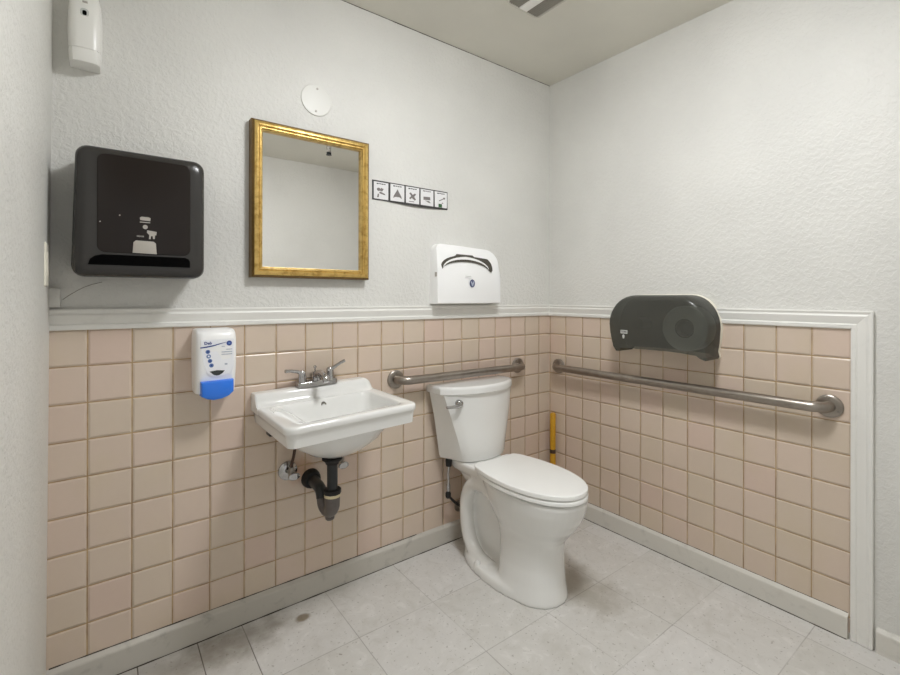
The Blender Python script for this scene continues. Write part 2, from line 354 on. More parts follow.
# chair rail and the upright that closes the tiling: profile across (w 0 = tile side, d out)
tp = [(0.0, 0.0), (0.0, 0.010), (0.003, 0.0125), (0.014, 0.0135), (0.018, 0.010), (0.021, 0.0105), (0.034, 0.0155), (0.044, 0.0175), (0.049, 0.0150), (0.052, 0.0150), (0.058, 0.0175), (0.062, 0.0165), (0.062, 0.0)]
ZR = 1.0535
struct(MB().loft([[BW(u, ZR + w_ + e, d) for w_, d in tp] for u, e in ((XL - 0.004, 0.0065), (0.0, 0.001))]).build('trim_1', 'trim', angle=20), 'white moulded chair rail along the back wall')
struct(MB().loft([[RW(0.0, ZR + w_, d) for w_, d in tp], [RW(1.328 + w_ * 0.94, ZR + w_, d) for w_, d in tp]]).build('trim_2', 'trim', angle=20), 'white moulded chair rail along the right wall')
struct(MB().loft([[RW(1.328 + w_ * 0.94, 0.002, d) for w_, d in tp], [RW(1.328 + w_ * 0.94, ZR + w_, d) for w_, d in tp]]).build('trim_3', 'trim', angle=20), 'upright white moulding closing the tiles on the right wall')

# ------------------------------------------------------------------ ceiling things
t = thing('ceiling_light', 'round white flush ceiling light in the middle of the ceiling', 'ceiling light', (LAMP_X, LAMP_Y, H))
MB().lathe((LAMP_X, LAMP_Y, H), (0, 0, -1), [(0, 0.215), (0.035, 0.215), (0.04, 0.205), (0.04, 0.19), (0.03, 0.188)], 40).build('housing', 'white', t)
MB().lathe((LAMP_X, LAMP_Y, H - 0.03), (0, 0, -1), [(0.0005, 0.187), (0.016, 0.187), (0.034, 0.178), (0.050, 0.155), (0.062, 0.118), (0.070, 0.065), (0.072, 0.004)], 40).build('diffuser', 'lamp', t)

vx0, vx1, vy0, vy1 = -0.738, -0.548, -0.66, -0.400
t = thing('ceiling_vent', 'louvred ceiling vent with a white centre strip near the corner', 'vent', ((vx0 + vx1) / 2, (vy0 + vy1) / 2, H))
DN = lambda u, v, d: Vector((u, v, H - d))
m = MB()
r_out = rrect((vx0 + vx1) / 2, (vy0 + vy1) / 2, vx1 - vx0, vy1 - vy0, 0.022, 5); r_in = rrect((vx0 + vx1) / 2, (vy0 + vy1) / 2, vx1 - vx0 - 0.018, vy1 - vy0 - 0.018, 0.015, 5)
m.loft([[DN(u, v, 0) for u, v in r_out], [DN(u, v, 0.010) for u, v in r_out], [DN(u, v, 0.014) for u, v in inset(r_out, 0.004)], [DN(u, v, 0.012) for u, v in r_in], [DN(u, v, 0.001) for u, v in r_in]], True, False)
m.build('frame', 'ventgrey', t)
MB().loft([[DN(u, v, d) for u, v in r_in] for d in (0.0005, 0.0025)]).build('backing', 'ventdark', t)
MB().box(-0.6645, -0.6215, vy0 + 0.010, vy1 - 0.010, 0.003, 0.013, 0.003, DN).build('light_strip', 'ventlens', t)
for a, b in ((vx0 + 0.011, -0.6660), (-0.6200, vx1 - 0.011)):
    m = MB(); k = 6
    for i in range(k):
        x = a + (i + 0.5) * (b - a) / k
        m.loft([[DN(x - 0.0028, y, 0.003), DN(x - 0.0018, y, 0.003), DN(x + 0.0030, y, 0.011), DN(x + 0.0012, y, 0.011)] for y in (vy0 + 0.010, vy1 - 0.010)])
    m.build('louvre', 'louvre', t)

t = thing('ceiling_fitting', 'small dark metal fitting hanging from the ceiling, seen in the gilt mirror', 'ceiling fitting', (-0.635, -1.705, H))
MB().lathe((-0.635, -1.705, H), (0, 0, -1), [(0, 0.030), (0.006, 0.028), (0.008, 0.017), (0.085, 0.016), (0.087, 0.017)], 18).build('stem', 'midgrey', t)
m = MB(); m.box(-0.652, -0.618, -1.712, -1.698, H - 0.105, H - 0.086, 0.002); m.lathe((-0.635, -1.705, H - 0.104), (0, 0, -1), [(0, 0.008), (0.002, 0.022), (0.005, 0.020), (0.007, 0.008)], 18)
m.build('deflector', 'blackpipe', t)

# ------------------------------------------------------------------ back wall, upper part
# gilt mirror: frame swept as four mitred sides in one mesh
mx0, mx1, mz0, mz1 = -1.615, -1.155, 1.229, 1.793
t = thing('wall_mirror', 'gilt framed rectangular mirror hanging above the sink', 'mirror', ((mx0 + mx1) / 2, 0, mz0))
def frame_sweep(prof):
    rings = []
    for w_, d in prof: rings.append([BW(mx0 + w_, mz0 + w_, d), BW(mx1 - w_, mz0 + w_, d), BW(mx1 - w_, mz1 - w_, d), BW(mx0 + w_, mz1 - w_, d)])
    return MB().loft(rings, False, False)
frame_sweep([(0, 0), (0, 0.030), (0.002, 0.036), (0.006, 0.040), (0.0085, 0.0425)]).build('frame_edge', 'bronze', t, 25)['label'] = 'dark bronze outer edge of the frame'
frame_sweep([(0.0085, 0.0425), (0.010, 0.0435), (0.016, 0.0465), (0.021, 0.047), (0.024, 0.044), (0.0255, 0.041), (0.0285, 0.043), (0.031, 0.043), (0.033, 0.038), (0.035, 0.036), (0.0375, 0.035), (0.038, 0.020), (0.038, 0.0)]).build('frame', 'gold', t, 25)
MB().box(mx0 + 0.0375, mx1 - 0.0375, mz0 + 0.0375, mz1 - 0.0375, 0.018, 0.024, 0, BW).build('glass', 'mirror', t, flat=True)

t = thing('cover_plate', 'round white blank cover plate on the wall above the gilt mirror', 'cover plate', (-1.367, 0, 1.928))
MB().lathe((-1.367, 0, 1.928), (0, -1, 0), [(0, 0.0615), (0.002, 0.0615), (0.004, 0.0595), (0.0045, 0.05), (0.0045, 0.0)], 40).build('plate', 'platewhite', t)
for dz in (-0.044, 0.044):
    m = MB(); m.lathe((-1.367 + dz * 0.06, -0.0042, 1.928 + dz), (0, -1, 0), [(0, 0.0045), (0.0015, 0.0042), (0.002, 0.002)], 12)
    m.build('screw', 'tag', t)

# strip of five pictogram cards, its lower edge curling off the wall
sx0, sx1, sz0, sz1 = -1.124, -0.727, 1.572, 1.656
t = thing('picture_strip', 'strip of five small black framed pictogram cards beside the mirror', 'sign', ((sx0 + sx1) / 2, 0, sz0))
m = MB(); nseg = 16
rings = []
for i in range(nseg + 1):
    u = sx0 + (sx1 - sx0) * i / nseg; c = 0.006 * math.sin(PI * max(0, (i / nseg - 0.15) / 0.85)) if i / nseg > 0.15 else 0
    rings.append([BW(u, sz0 - c * 0.9, 0.002 + c), BW(u, sz1, 0.002), BW(u, sz1, 0.0005), BW(u, sz0 - c * 0.9, 0.0008 + c)])
m.loft(rings); m.build('backing_card', 'ink', t)
cw = (sx1 - sx0 - 0.006) / 5
for i in range(5):
    cu = sx0 + 0.003 + cw * (i + 0.5); cv = (sz0 + sz1) / 2; cd = 0.0068
    q = 0.0075 if i else 0.003
    p = MB().box(cu - cw / 2 + 0.0042, cu + cw / 2 - 0.0042, sz0 + 0.0055, sz1 - 0.0060, 0.002, q, 0, BW).build('picture_panel', 'card', t, flat=True)
    g = MB()
    for k, (a, b) in enumerate(((-0.022, -0.012), (-0.010, 0.000), (0.002, 0.009), (0.011, 0.021))):      # illegible caption
        g.box(cu + a, cu + b, sz1 - 0.016 + 0.001 * (k % 2), sz1 - 0.0115, q - 0.0005, q + 0.0005, 0, BW)
    g.build('caption', 'ink' if i != 3 else 'midink', p, flat=True)
    g = MB()
    def blob(pts, dd=0.0004): g.loft([[BW(cu + a, cv + b, q + e) for a, b in pts] for e in (-0.0005, dd)])
    if i == 0:
        blob(circle(-0.012, 0.004, 0.009, 10, 0.007)); blob([(-0.006, -0.004), (0.018, -0.012), (0.020, -0.018), (-0.010, -0.012)]); blob([(0.0, 0.012), (0.012, 0.008), (0.004, -0.004), (-0.006, 0.0)]); blob([(-0.020, -0.03), (-0.012, -0.03), (-0.010, -0.016), (-0.016, -0.014)])
    elif i == 1:
        blob([(0, 0.016), (0.007, 0.004), (0.018, -0.012), (0.022, -0.024), (0.010, -0.018), (-0.010, -0.018), (-0.022, -0.024), (-0.018, -0.012), (-0.007, 0.004)])
    elif i == 2:
        blob([(-0.018, 0.008), (-0.010, 0.012), (0.0, 0.002), (0.012, 0.010), (0.018, 0.006), (0.008, -0.006), (0.018, -0.018), (0.010, -0.022), (-0.004, -0.012), (-0.014, -0.02), (-0.018, -0.014), (-0.008, -0.004)]); blob([(-0.02, -0.030), (0.008, -0.030), (0.008, -0.027), (-0.02, -0.027)])
    elif i == 3:
        blob([(-0.02, 0.002), (0.016, 0.004), (0.018, -0.010), (-0.02, -0.012)]); blob([(-0.012, -0.014), (0.012, -0.015), (0.020, -0.024), (0.006, -0.022)])
    else:
        blob([(-0.012, -0.004), (0.012, 0.006), (0.014, 0.003), (-0.010, -0.008)]); blob(circle(0.018, 0.008, 0.006, 8, 0.005)); blob([(0.002, -0.016), (0.014, -0.018), (0.010, -0.012)])
    g.build('pictogram', 'midink', p, flat=True)
    if i == 4: MB().box(cu - 0.014, cu + 0.006, sz0 + 0.006, sz0 + 0.022, q - 0.0005, q + 0.0006, 0, BW).build('pictogram', 'green', p, flat=True)

# air freshener
t = thing('air_freshener', 'white automatic air freshener high in the left corner', 'air freshener', (-2.074, 0, 1.834))
cx = -2.0755
def af(z, hw, d): return [BW(u, z - 0.008 - (0.004 if 1.88 < z < 1.886 else 0), dd) for u, dd in [(cx - hw, 0), (cx - hw, d * 0.62), (cx - hw * 0.93, d * 0.82), (cx - hw * 0.75, d * 0.94), (cx - hw * 0.4, d), (cx + hw * 0.4, d), (cx + hw * 0.75, d * 0.94), (cx + hw * 0.93, d * 0.82), (cx + hw, d * 0.62), (cx + hw, 0)]]
m = MB(); m.loft([af(z, hw, d) for z, hw, d in [(1.884, 0.0382, 0.072), (1.900, 0.0392, 0.074), (1.94, 0.0400, 0.075), (1.98, 0.0392, 0.073), (2.02, 0.0365, 0.066), (2.045, 0.031, 0.058), (2.06, 0.024, 0.045), (2.065, 0.015, 0.03)]])
m.build('cover', 'white', t, 50)
m = MB(); m.loft([af(z, hw, d) for z, hw, d in [(1.842, 0.0345, 0.064), (1.843, 0.0355, 0.066), (1.852, 0.0368, 0.0695), (1.882, 0.0380, 0.0712), (1.884, 0.0370, 0.070)]]); m.build('bottom_cap', 'white', t, 30)
MB().slab(BW, cx - 0.001, 1.972, 0.020, 0.024, 0.070, 0.0735, r=0.008, f=0.001).build('sensor_surround', 'grey', t)
MB().slab(BW, cx - 0.001, 1.971, 0.010, 0.014, 0.072, 0.0745, r=0.004, f=0.001).build('sensor_window', 'black', t)
MB().box(cx - 0.006, cx + 0.006, 2.002, 2.007, 0.064, 0.0705, 0, BW).build('spray_slot', 'tag', t)

# paper towel dispenser
tx0, tx1, tz0, tz1, td = -2.103, -1.781, 1.215, 1.576, 0.16
tcx, tcz = (tx0 + tx1) / 2, (tz0 + tz1) / 2
t = thing('paper_towel_dispenser', 'large charcoal paper towel dispenser on the wall left of the mirror', 'towel dispenser', (tcx, 0, tz0))
MB().slab(BW, tcx, tcz, tx1 - tx0 - 0.012, tz1 - tz0 - 0.012, 0.0, 0.06, r=0.02).build('back_case', 'black', t)
m = MB(); rr = []
for ins, d, r in ((0.002, 0.040, 0.026), (0.0, 0.090, 0.028), (0.0, td - 0.018, 0.030), (0.003, td - 0.010, 0.030), (0.009, td - 0.004, 0.028), (0.018, td, 0.025), (0.030, td + 0.002, 0.020)):
    rr.append([BW(u + max(0, tcx - u) / (tx1 - tx0) * 0.018 * (v - tz0) / (tz1 - tz0), v, d) for u, v in rrect(tcx, tcz, tx1 - tx0 - 2 * ins, tz1 - tz0 - 2 * ins, r, 6)])
m.loft(rr); m.build('cover', 'dark', t, 30)
MB().slab(BW, -1.934, 1.419, 0.226, 0.274, td + 0.001, td + 0.0035, r=0.02, f=0.002).build('front_panel', 'panel', t)
rx0, rx1, rz0, rz1 = -2.066, -1.822, 1.247, 1.276
m = MB(); slot = [(rx0, rz0), (rx1, rz0), (rx1, rz1 - 0.012), (rx1 - 0.004, rz1 - 0.004), (rx1 - 0.014, rz1)] + [(rx0 + 0.030, rz1), (rx0 + 0.014, rz1 - 0.005), (rx0 + 0.004, rz1 - 0.014)]
m.poly(BW, slot, td - 0.002, td + 0.0052); m.build('towel_slot', 'black', t, flat=True)
m = MB(); m.poly(BW, [(-1.966, 1.284), (-1.908, 1.283), (-1.910, 1.314), (-1.916, 1.319), (-1.958, 1.320), (-1.964, 1.314)], td + 0.004, td + 0.0055, 0.0005); m.build('towel_tab', 'tag', t)
m = MB(); m.poly(BW, [(-1.948, 1.379), (-1.924, 1.378), (-1.923, 1.386), (-1.927, 1.3885), (-1.945, 1.389), (-1.949, 1.386)], td + 0.004, td + 0.0052); m.box(-1.949, -1.924, 1.372, 1.3745, td + 0.004, td + 0.0052, 0, BW)
m.build('logo', 'tag', t, flat=True)
m = MB(); m.poly(BW, circle(-1.936, 1.360, 0.0062, 14), td + 0.004, td + 0.0052); m.build('drop_symbol', 'tag', t, flat=True)
m = MB(); m.poly(BW, [(-1.931, 1.351), (-1.908, 1.348), (-1.909, 1.338), (-1.912, 1.338), (-1.913, 1.327), (-1.917, 1.327), (-1.918, 1.335), (-1.922, 1.335), (-1.923, 1.326), (-1.927, 1.326), (-1.926, 1.338), (-1.932, 1.344)], td + 0.004, td + 0.0052); m.build('hand_symbol', 'tag', t, flat=True)
m = MB()
for a in range(6): m.box(-1.956 + a * 0.003, -1.9545 + a * 0.003, 1.3305, 1.3345, td + 0.004, td + 0.0050, 0, BW)
m.build('caption', 'tag', t, flat=True)
for u, v in ((-1.996, 1.388), (-2.040, 1.366)):
    m = MB(); m.poly(BW, circle(u, v, 0.0017, 8), td + 0.001, td + 0.0052); m.build('scuff', 'tag', t, flat=True)

# painted block in the left corner above the chair rail
t = thing('wall_block', 'small painted block in the left corner just above the chair rail', 'block', (-2.144, 0, 1.128))
MB().box(-2.158, -2.131, 1.128, 1.184, 0.0, 0.030, 0.004, BW).build('block', 'wall', t)

# switch plate on the left wall
t = thing('light_switch', 'ivory switch plate seen edge on upon the left wall', 'light switch', (XL, -0.13, 1.187))
MB().slab(LW, 0.135, 1.244, 0.072, 0.115, -0.004, 0.0048, r=0.005, f=0.003).build('plate', 'offwhite', t)
MB().slab(LW, 0.135, 1.244, 0.034, 0.066, 0.003, 0.0062, r=0.002, f=0.001).build('rocker', 'offwhite', t)

# toilet seat cover dispenser
t = thing('seat_cover_dispenser', 'white seat cover dispenser with a curved opening above the toilet', 'seat cover dispenser', (-0.64, 0, 1.128))
sc0, sc1 = -0.829, -0.441
def arc(cu, cv, r, a0, a1, n=6, ry=None): return [(cu + r * math.cos(math.radians(a0 + (a1 - a0) * i / n)), cv + (ry or r) * math.sin(math.radians(a0 + (a1 - a0) * i / n))) for i in range(n + 1)]
outline = [(sc0, 1.128), (sc1, 1.128), (sc1 - 0.002, 1.250)] + arc(sc1 - 0.085, 1.325, 0.080, 0, 88, 8, 0.068) + [(-0.69, 1.401)] + arc(sc0 + 0.036, 1.374, 0.030, 92, 180, 6) + [(sc0 + 0.002, 1.29)]
outline = [(u, v) for u, v in outline]
def taper(ins, d): return [BW(u, v, d * (1 - 0.0 * v)) for u, v in inset(outline, ins)]
# upper part leans back: depth is less near the top
def dep(v, d): return d * (1.0 - 0.34 * max(0, (v - 1.25) / 0.14))
hole = arc(-0.655, 1.300, 0.150, 172, 118, 6, 0.056) + [(-0.715, 1.3535), (-0.708, 1.3605), (-0.612, 1.3590), (-0.603, 1.3520)] + arc(-0.548, 1.300, 0.056, 62, -10, 7, 0.052) + [(-0.500, 1.281)] + arc(-0.655, 1.278, 0.148, 12, 168, 14, 0.048)
D = 0.068
m = MB(); m.loft([[BW(u, v, 0) for u, v in outline], [BW(u, v, dep(v, D - 0.006)) for u, v in outline], [BW(u, v, dep(v, D - 0.0015)) for u, v in inset(outline, 0.002)], [BW(u, v, dep(v, D)) for u, v in inset(outline, 0.006)]]); m.build('case', 'white2', t, 30)
def hole_ring(e, k=0.0): return [BW(u, v, dep(v, D) + e) for u, v in inset(hole, k)]
m = MB(); m.loft([hole_ring(-0.004), hole_ring(0.0006)]); m.build('opening', 'ventdark', t, flat=True)
# folded covers seen in the opening
pa = arc(-0.655, 1.2850, 0.140, 170, 10, 14, 0.052); pb = [(u, v + 0.013 - 0.006 * abs(u + 0.655) / 0.14) for u, v in pa][::-1]
m = MB(); m.loft([[BW(u, v, dep(v, D) + e) for u, v in pa + pb] for e in (-0.002, 0.0011)]); m.build('paper_sheet', 'paper', t, flat=True)
m = MB(); m.poly(BW, circle(-0.627, 1.224, 0.0155, 20, 0.019), D - 0.001, D + 0.0008); m.build('emblem', 'greyblue', t, flat=True)
m = MB(); m.poly(BW, [(-0.637, 1.232), (-0.631, 1.233), (-0.626, 1.222), (-0.621, 1.234), (-0.616, 1.233), (-0.624, 1.211), (-0.629, 1.211)], D, D + 0.0013); m.build('emblem_mark', 'palegrey', t, flat=True)
MB().box(sc0 - 0.0005, sc0 + 0.002, 1.252, 1.272, 0.044, 0.060, 0.001, BW).build('latch', 'tag', t)
MB().box(-0.668, -0.635, 1.2565, 1.2590, D - 0.002, D + 0.0006, 0, BW).build('embossed_mark', 'grey', t, flat=True)

# ------------------------------------------------------------------ soap dispenser
t = thing('soap_dispenser', 'white soap dispenser with a blue push bar left of the sink', 'soap dispenser', (-1.735, 0, 0.835))
cxs = -1.7350
def sd(z, hw, d, r=0.022): return [BW(u, z, max(0.003, v)) for u, v in rrect(cxs, d / 2 - 0.02, 2 * hw, d + 0.04, r, 5)]
m = MB(); m.loft([sd(z, hw, d) for z, hw, d in [(0.842, 0.0560, 0.080), (0.845, 0.0590, 0.084), (0.880, 0.0605, 0.090), (0.930, 0.0615, 0.096), (0.99, 0.0615, 0.099), (1.020, 0.0610, 0.0985), (1.038, 0.0600, 0.094), (1.048, 0.058, 0.085), (1.0520, 0.053, 0.072), (1.0530, 0.045, 0.055)]]); m.build('body', 'white2', t, 45)
# label: shield on the front
lab = [(-1.783, 1.020), (-1.684, 1.020), (-1.684, 0.930), (-1.692, 0.906), (-1.716, 0.900), (-1.748, 0.900), (-1.764, 0.912), (-1.776, 0.950)]
def fd(v): return 0.0965 + 0.0030 * (v - 0.93) / 0.06 if v < 0.99 else 0.0997 - 0.0012 * (v - 0.99) / 0.03
def fpatch(pts, e, name, mat, par):
    m_ = MB(); m_.loft([[BW(u, v, fd(v) + k) for u, v in pts] for k in (-0.002, e)]); return m_.build(name, mat, par, flat=True)
lb = fpatch(lab, 0.0006, 'label', 'label', t)
fpatch([(-1.784, 0.9965), (-1.768, 0.9985), (-1.745, 1.002), (-1.722, 1.0075), (-1.700, 1.0110), (-1.722, 1.0055), (-1.745, 0.9985), (-1.768, 0.9945), (-1.784, 0.9935)], 0.001, 'swoosh', 'navy', lb)
m = MB()
lettering('logo', 'Deb', 0.013, BW, -1.762, 1.0085, fd(1.008) + 0.0004, 'navy', lb, 0.0006, 0.0003)
fpatch(circle(-1.699, 1.006, 0.0082, 18, 0.0082), 0.0011, 'emblem', 'navy', lb)
fpatch(circle(-1.699, 1.006, 0.0036, 10), 0.0014, 'emblem_mark', 'sky', lb)
for u, v in ((-1.7625, 0.981), (-1.7600, 0.966), (-1.7560, 0.951), (-1.7515, 0.936)):
    p = fpatch(circle(u, v, 0.0066, 16), 0.0010, 'pictogram', 'sky', lb)
    fpatch([(u - 0.003, v - 0.002), (u + 0.003, v - 0.003), (u + 0.002, v + 0.003), (u - 0.002, v + 0.003)], 0.0013, 'symbol', 'navy' if v != 0.966 else 'label', lb)
for v, a, b in ((0.9955, -1.722, -1.712), (0.985, -1.708, -1.690), (0.977, -1.722, -1.690), (0.969, -1.722, -1.690)):
    q = fpatch([(a, v), (b, v), (b, v + 0.0022), (a, v + 0.0022)], 0.0010, 'small_print', 'palegrey', lb)
fpatch([(-1.712, 0.935), (-1.704, 0.935), (-1.704, 0.940), (-1.712, 0.940)], 0.0010, 'small_print', 'palegrey', lb)
fpatch([(-1.757, 0.9165), (-1.735, 0.919), (-1.712, 0.9165), (-1.719, 0.908), (-1.728, 0.903), (-1.736, 0.902), (-1.745, 0.905)], 0.0016, 'soap_window', 'smokelens', t)
bar = [(-1.783, 0.885), (-1.686, 0.887), (-1.686, 0.847), (-1.700, 0.834), (-1.722, 0.826), (-1.746, 0.824), (-1.765, 0.829), (-1.781, 0.838)]
m = MB(); m.loft([[BW(u, v, d) for u, v in inset(bar, i)] for i, d in ((0, 0.058), (0, 0.104), (0.002, 0.108), (0.006, 0.110))]); 
m.build('push_bar', 'blue', t, 30)

# ------------------------------------------------------------------ sink
SX0, SX1, SD = -1.607, -1.143, 0.398
scx = (SX0 + SX1) / 2; ZT = 0.772
t = thing('wall_sink', 'white wall hung porcelain sink below the gilt mirror', 'sink', (scx, 0, 0.58))
def sr(x0, x1, y0, y1, r, z, n=6): return [Vector((u, v, z)) for u, v in rrect((x0 + x1) / 2, (y0 + y1) / 2, x1 - x0, y1 - y0, r, n)]
def so(ins, z, r=0.035):
    pts = sr(SX0 + ins, SX1 - ins, -SD + ins, -0.003, max(r - ins, 0.004), z)
    for p in pts:                      # square where it meets the wall
        if p.y > -0.05: p.y = -0.003 if p.y > -0.02 else p.y; p.x = (SX0 + ins) if p.x < scx else (SX1 - ins)
    top = [p for p in pts if p.y > -0.05]
    k = len(top) // 2
    for i, p in enumerate(top): p.x += (0.0002 if p.x < scx else -0.0002) * (i % k); p.y = -0.003
    return pts
dcx, dcy = -1.372, -0.205
def belly(hx, hyf, hyb, z, r=0.5):
    r_ = min(hx, (hyf + hyb) / 2) * 0.92; return sr(dcx - hx, dcx + hx, dcy - hyf, dcy + hyb, r_, z)
rings = [belly(0.024, 0.024, 0.024, 0.590), belly(0.055, 0.05, 0.05, 0.596), belly(0.105, 0.085, 0.085, 0.617), belly(0.150, 0.125, 0.125, 0.650), belly(0.174, 0.150, 0.155, 0.682), belly(0.186, 0.162, 0.170, 0.7035),
         so(0.018, 0.7035), so(0.012, 0.706), so(0.009, 0.731), so(0.006, 0.7450), so(0.001, 0.7505), so(0.0, 0.754), so(0.0, 0.7625), so(0.0015, 0.768), so(0.005, 0.7712), so(0.010, 0.772)]
def op(l, r, f, b, z, rad): return sr(SX0 + l, SX1 - r, -SD + f, b, rad, z)
rings += [op(0.042, 0.037, 0.038, -0.082, 0.7715, 0.030), op(0.050, 0.041, 0.042, -0.085, 0.7695, 0.030), op(0.075, 0.045, 0.046, -0.089, 0.764, 0.030), op(0.105, 0.050, 0.052, -0.096, 0.745, 0.035), op(0.125, 0.060, 0.062, -0.108, 0.710, 0.05),
          op(0.145, 0.078, 0.080, -0.122, 0.670, 0.055), op(0.168, 0.105, 0.105, -0.140, 0.645, 0.06), op(0.190, 0.140, 0.130, -0.155, 0.635, 0.05), sr(dcx - 0.03, dcx + 0.03, -0.25, -0.19, 0.028, 0.630)]
m = MB(); m.loft(rings)
pr = [(0.003, 0.705), (0.003, 0.8130), (0.006, 0.8155), (0.047, 0.8165), (0.055, 0.8140), (0.060, 0.8080), (0.064, 0.796), (0.069, 0.783), (0.076, 0.7755), (0.085, 0.7715), (0.086, 0.705)]
def prs(u, k=0.0): return [Vector((u, -(0.003 + (d - 0.003) * (1 - k * 0.04)), max(0.7505, 0.7705 + (z - 0.7705) * (1 - k * 0.12)))) for d, z in pr]
m.loft([prs(SX0 + 0.0005, 1.0), prs(SX0 + 0.003, 0.3), prs(SX0 + 0.008), prs(SX1 - 0.040), prs(SX1 - 0.030, 0.5), prs(SX1 - 0.016, 2.5), prs(SX1 - 0.006, 6.0)])
for k in range(4):           # ridges of the soap shelf at the left
    y0 = -0.112 - k * 0.014
    m.tube([(SX0 + 0.030, y0 - 0.02, 0.7705), (SX0 + 0.044, y0 - 0.004, 0.7712), (SX0 + 0.058, y0, 0.7690)], [0.003, 0.0042, 0.003], 8)
basin = m.build('basin', 'china', t, 35)
MB().lathe((-1.372, -0.094, 0.748), (0, -1, -0.28), [(-0.012, 0.0105), (0.001, 0.0105), (0.002, 0.009), (0.001, 0.006), (-0.01, 0.005)], 18).build('overflow_ring', 'dull', t)
MB().lathe((dcx, -0.22, 0.630), (0, 0, 1), [(-0.004, 0.028), (0.002, 0.028), (0.003, 0.024), (0.001, 0.010)], 20).build('drain_flange', 'chrome', t)
MB().box(-1.594, -1.560, -0.180, -0.140, 0.6945, 0.706, 0.002).build('wall_bracket', 'rubber', t)

# faucet
fz = 0.816; fcx, fy = -1.377, -0.041
t = thing('faucet', 'small chrome two handle faucet standing on the sink ledge', 'faucet', (fcx, fy, fz))
m = MB(); m.slab(XY, fcx, fy, 0.156, 0.044, fz, fz + 0.019, r=0.012, f=0.005); m.build('base', 'chrome', t)
m = MB(); m.lathe((fcx, fy, fz + 0.013), (0, 0, 1), [(0, 0.020), (0.012, 0.017), (0.026, 0.015), (0.038, 0.013)], 18)
m.tube(curve_pts([(fcx, fy, fz + 0.030), (fcx, fy - 0.020, fz + 0.046), (fcx, fy - 0.055, fz + 0.050), (fcx, fy - 0.088, fz + 0.040), (fcx, fy - 0.098, fz + 0.024)], 5), [0.013] * 6 + [0.0125] * 5 + [0.012] * 5 + [0.0115] * 5, 14); m.build('spout', 'chrome', t)
m = MB(); m.lathe((fcx, fy + 0.012, fz + 0.040), (0, 0, 1), [(0, 0.003), (0.022, 0.003), (0.024, 0.006), (0.030, 0.006), (0.033, 0.002)], 12); m.build('drain_lift_rod', 'chrome', t)
for sgn in (-1, 1):
    hx = fcx + sgn * 0.055
    m = MB(); m.lathe((hx, fy, fz + 0.014), (0, 0, 1), [(0, 0.019), (0.010, 0.017), (0.030, 0.0145), (0.040, 0.014), (0.046, 0.010), (0.048, 0.004)], 18)
    if sgn < 0: pth = [(hx, fy, fz + 0.050), (hx - 0.020, fy - 0.004, fz + 0.060), (hx - 0.045, fy - 0.010, fz + 0.066), (hx - 0.066, fy - 0.014, fz + 0.068)]
    else: pth = [(hx, fy, fz + 0.050), (hx + 0.020, fy - 0.004, fz + 0.062), (hx + 0.040, fy - 0.008, fz + 0.074), (hx + 0.058, fy - 0.010, fz + 0.081)]
    m.tube(pth, [0.008, 0.0065, 0.006, 0.0065], 10); m.build('handle', 'chrome', t)

def tilt(root):           # the sink has settled: its right end sits a little higher
    piv = Vector((scx - 0.22, 0, 0.76)); Rm = Matrix.Rotation(-math.radians(1.9), 3, 'Y')
    root.location = piv + Rm @ (Vector(root.location) - piv); root.rotation_euler = Rm.to_euler()
tilt(bpy.data.objects['wall_sink']); tilt(t)

# drain trap
dcx = -1.384
t = thing('sink_drain_trap', 'black and grey drain trap hanging under the sink bowl', 'drain trap', (dcx, dcy, 0.36))
px, py = dcx, dcy
m = MB(); m.lathe((px, py, 0.592), (0, 0, -1), [(0.0, 0.036), (0.006, 0.036), (0.014, 0.026), (0.022, 0.023)], 22); m.build('slip_nut', 'rubber', t)
MB().tube([(px, py, 0.572), (px, py, 0.468)], 0.0185, 20).build('tailpiece', 'blackpipe', t)
m = MB(); m.lathe((px, py, 0.482), (0, 0, -1), [(0, 0.022), (0.002, 0.031), (0.016, 0.031)], 10); m.build('slip_nut', 'rubber', t, 25)
m = MB(); m.lathe((px, py, 0.467), (0, 0, -1), [(0, 0.0285), (0.012, 0.0285)], 22); m.build('washer', 'washer', t)
rb = 0.034; cy_, cz_ = py + rb, 0.424
bend = [(px, py, 0.456), (px, py, cz_)] + [(px - 0.010 * (1 - math.cos(a)) / 2, cy_ - rb * math.cos(a), cz_ - rb * math.sin(a)) for a in [PI * k / 12 for k in range(1, 13)]] + [(px - 0.010, cy_ + rb, 0.432)]
MB().tube(bend, [0.0275, 0.0265, 0.0255, 0.024, 0.022, 0.0205, 0.0195, 0.019, 0.019, 0.019] + [0.0195] * 5, 18).build('trap_bend', 'greypipe', t)
m = MB(); m.lathe((px, py + 0.022, 0.379), (0, -0.15, -1), [(0, 0.017), (0.012, 0.016), (0.016, 0.012)], 10); m.build('clean_out_plug', 'greypipe', t)
arm = curve_pts([(px - 0.010, cy_ + rb, 0.428), (px - 0.010, cy_ + rb + 0.010, 0.448), (px - 0.008, cy_ + rb + 0.035, 0.455), (px - 0.005, -0.040, 0.457), (px - 0.004, -0.003, 0.456)], 5)
MB().tube(arm, 0.021, 16).build('trap_arm', 'blackpipe', t)
m = MB(); m.lathe((px - 0.004, -0.003, 0.456), (0, -1, 0), [(0, 0.037), (0.010, 0.036), (0.022, 0.033), (0.030, 0.029), (0.031, 0.022)], 24); m.build('wall_flange', 'rubber', t)

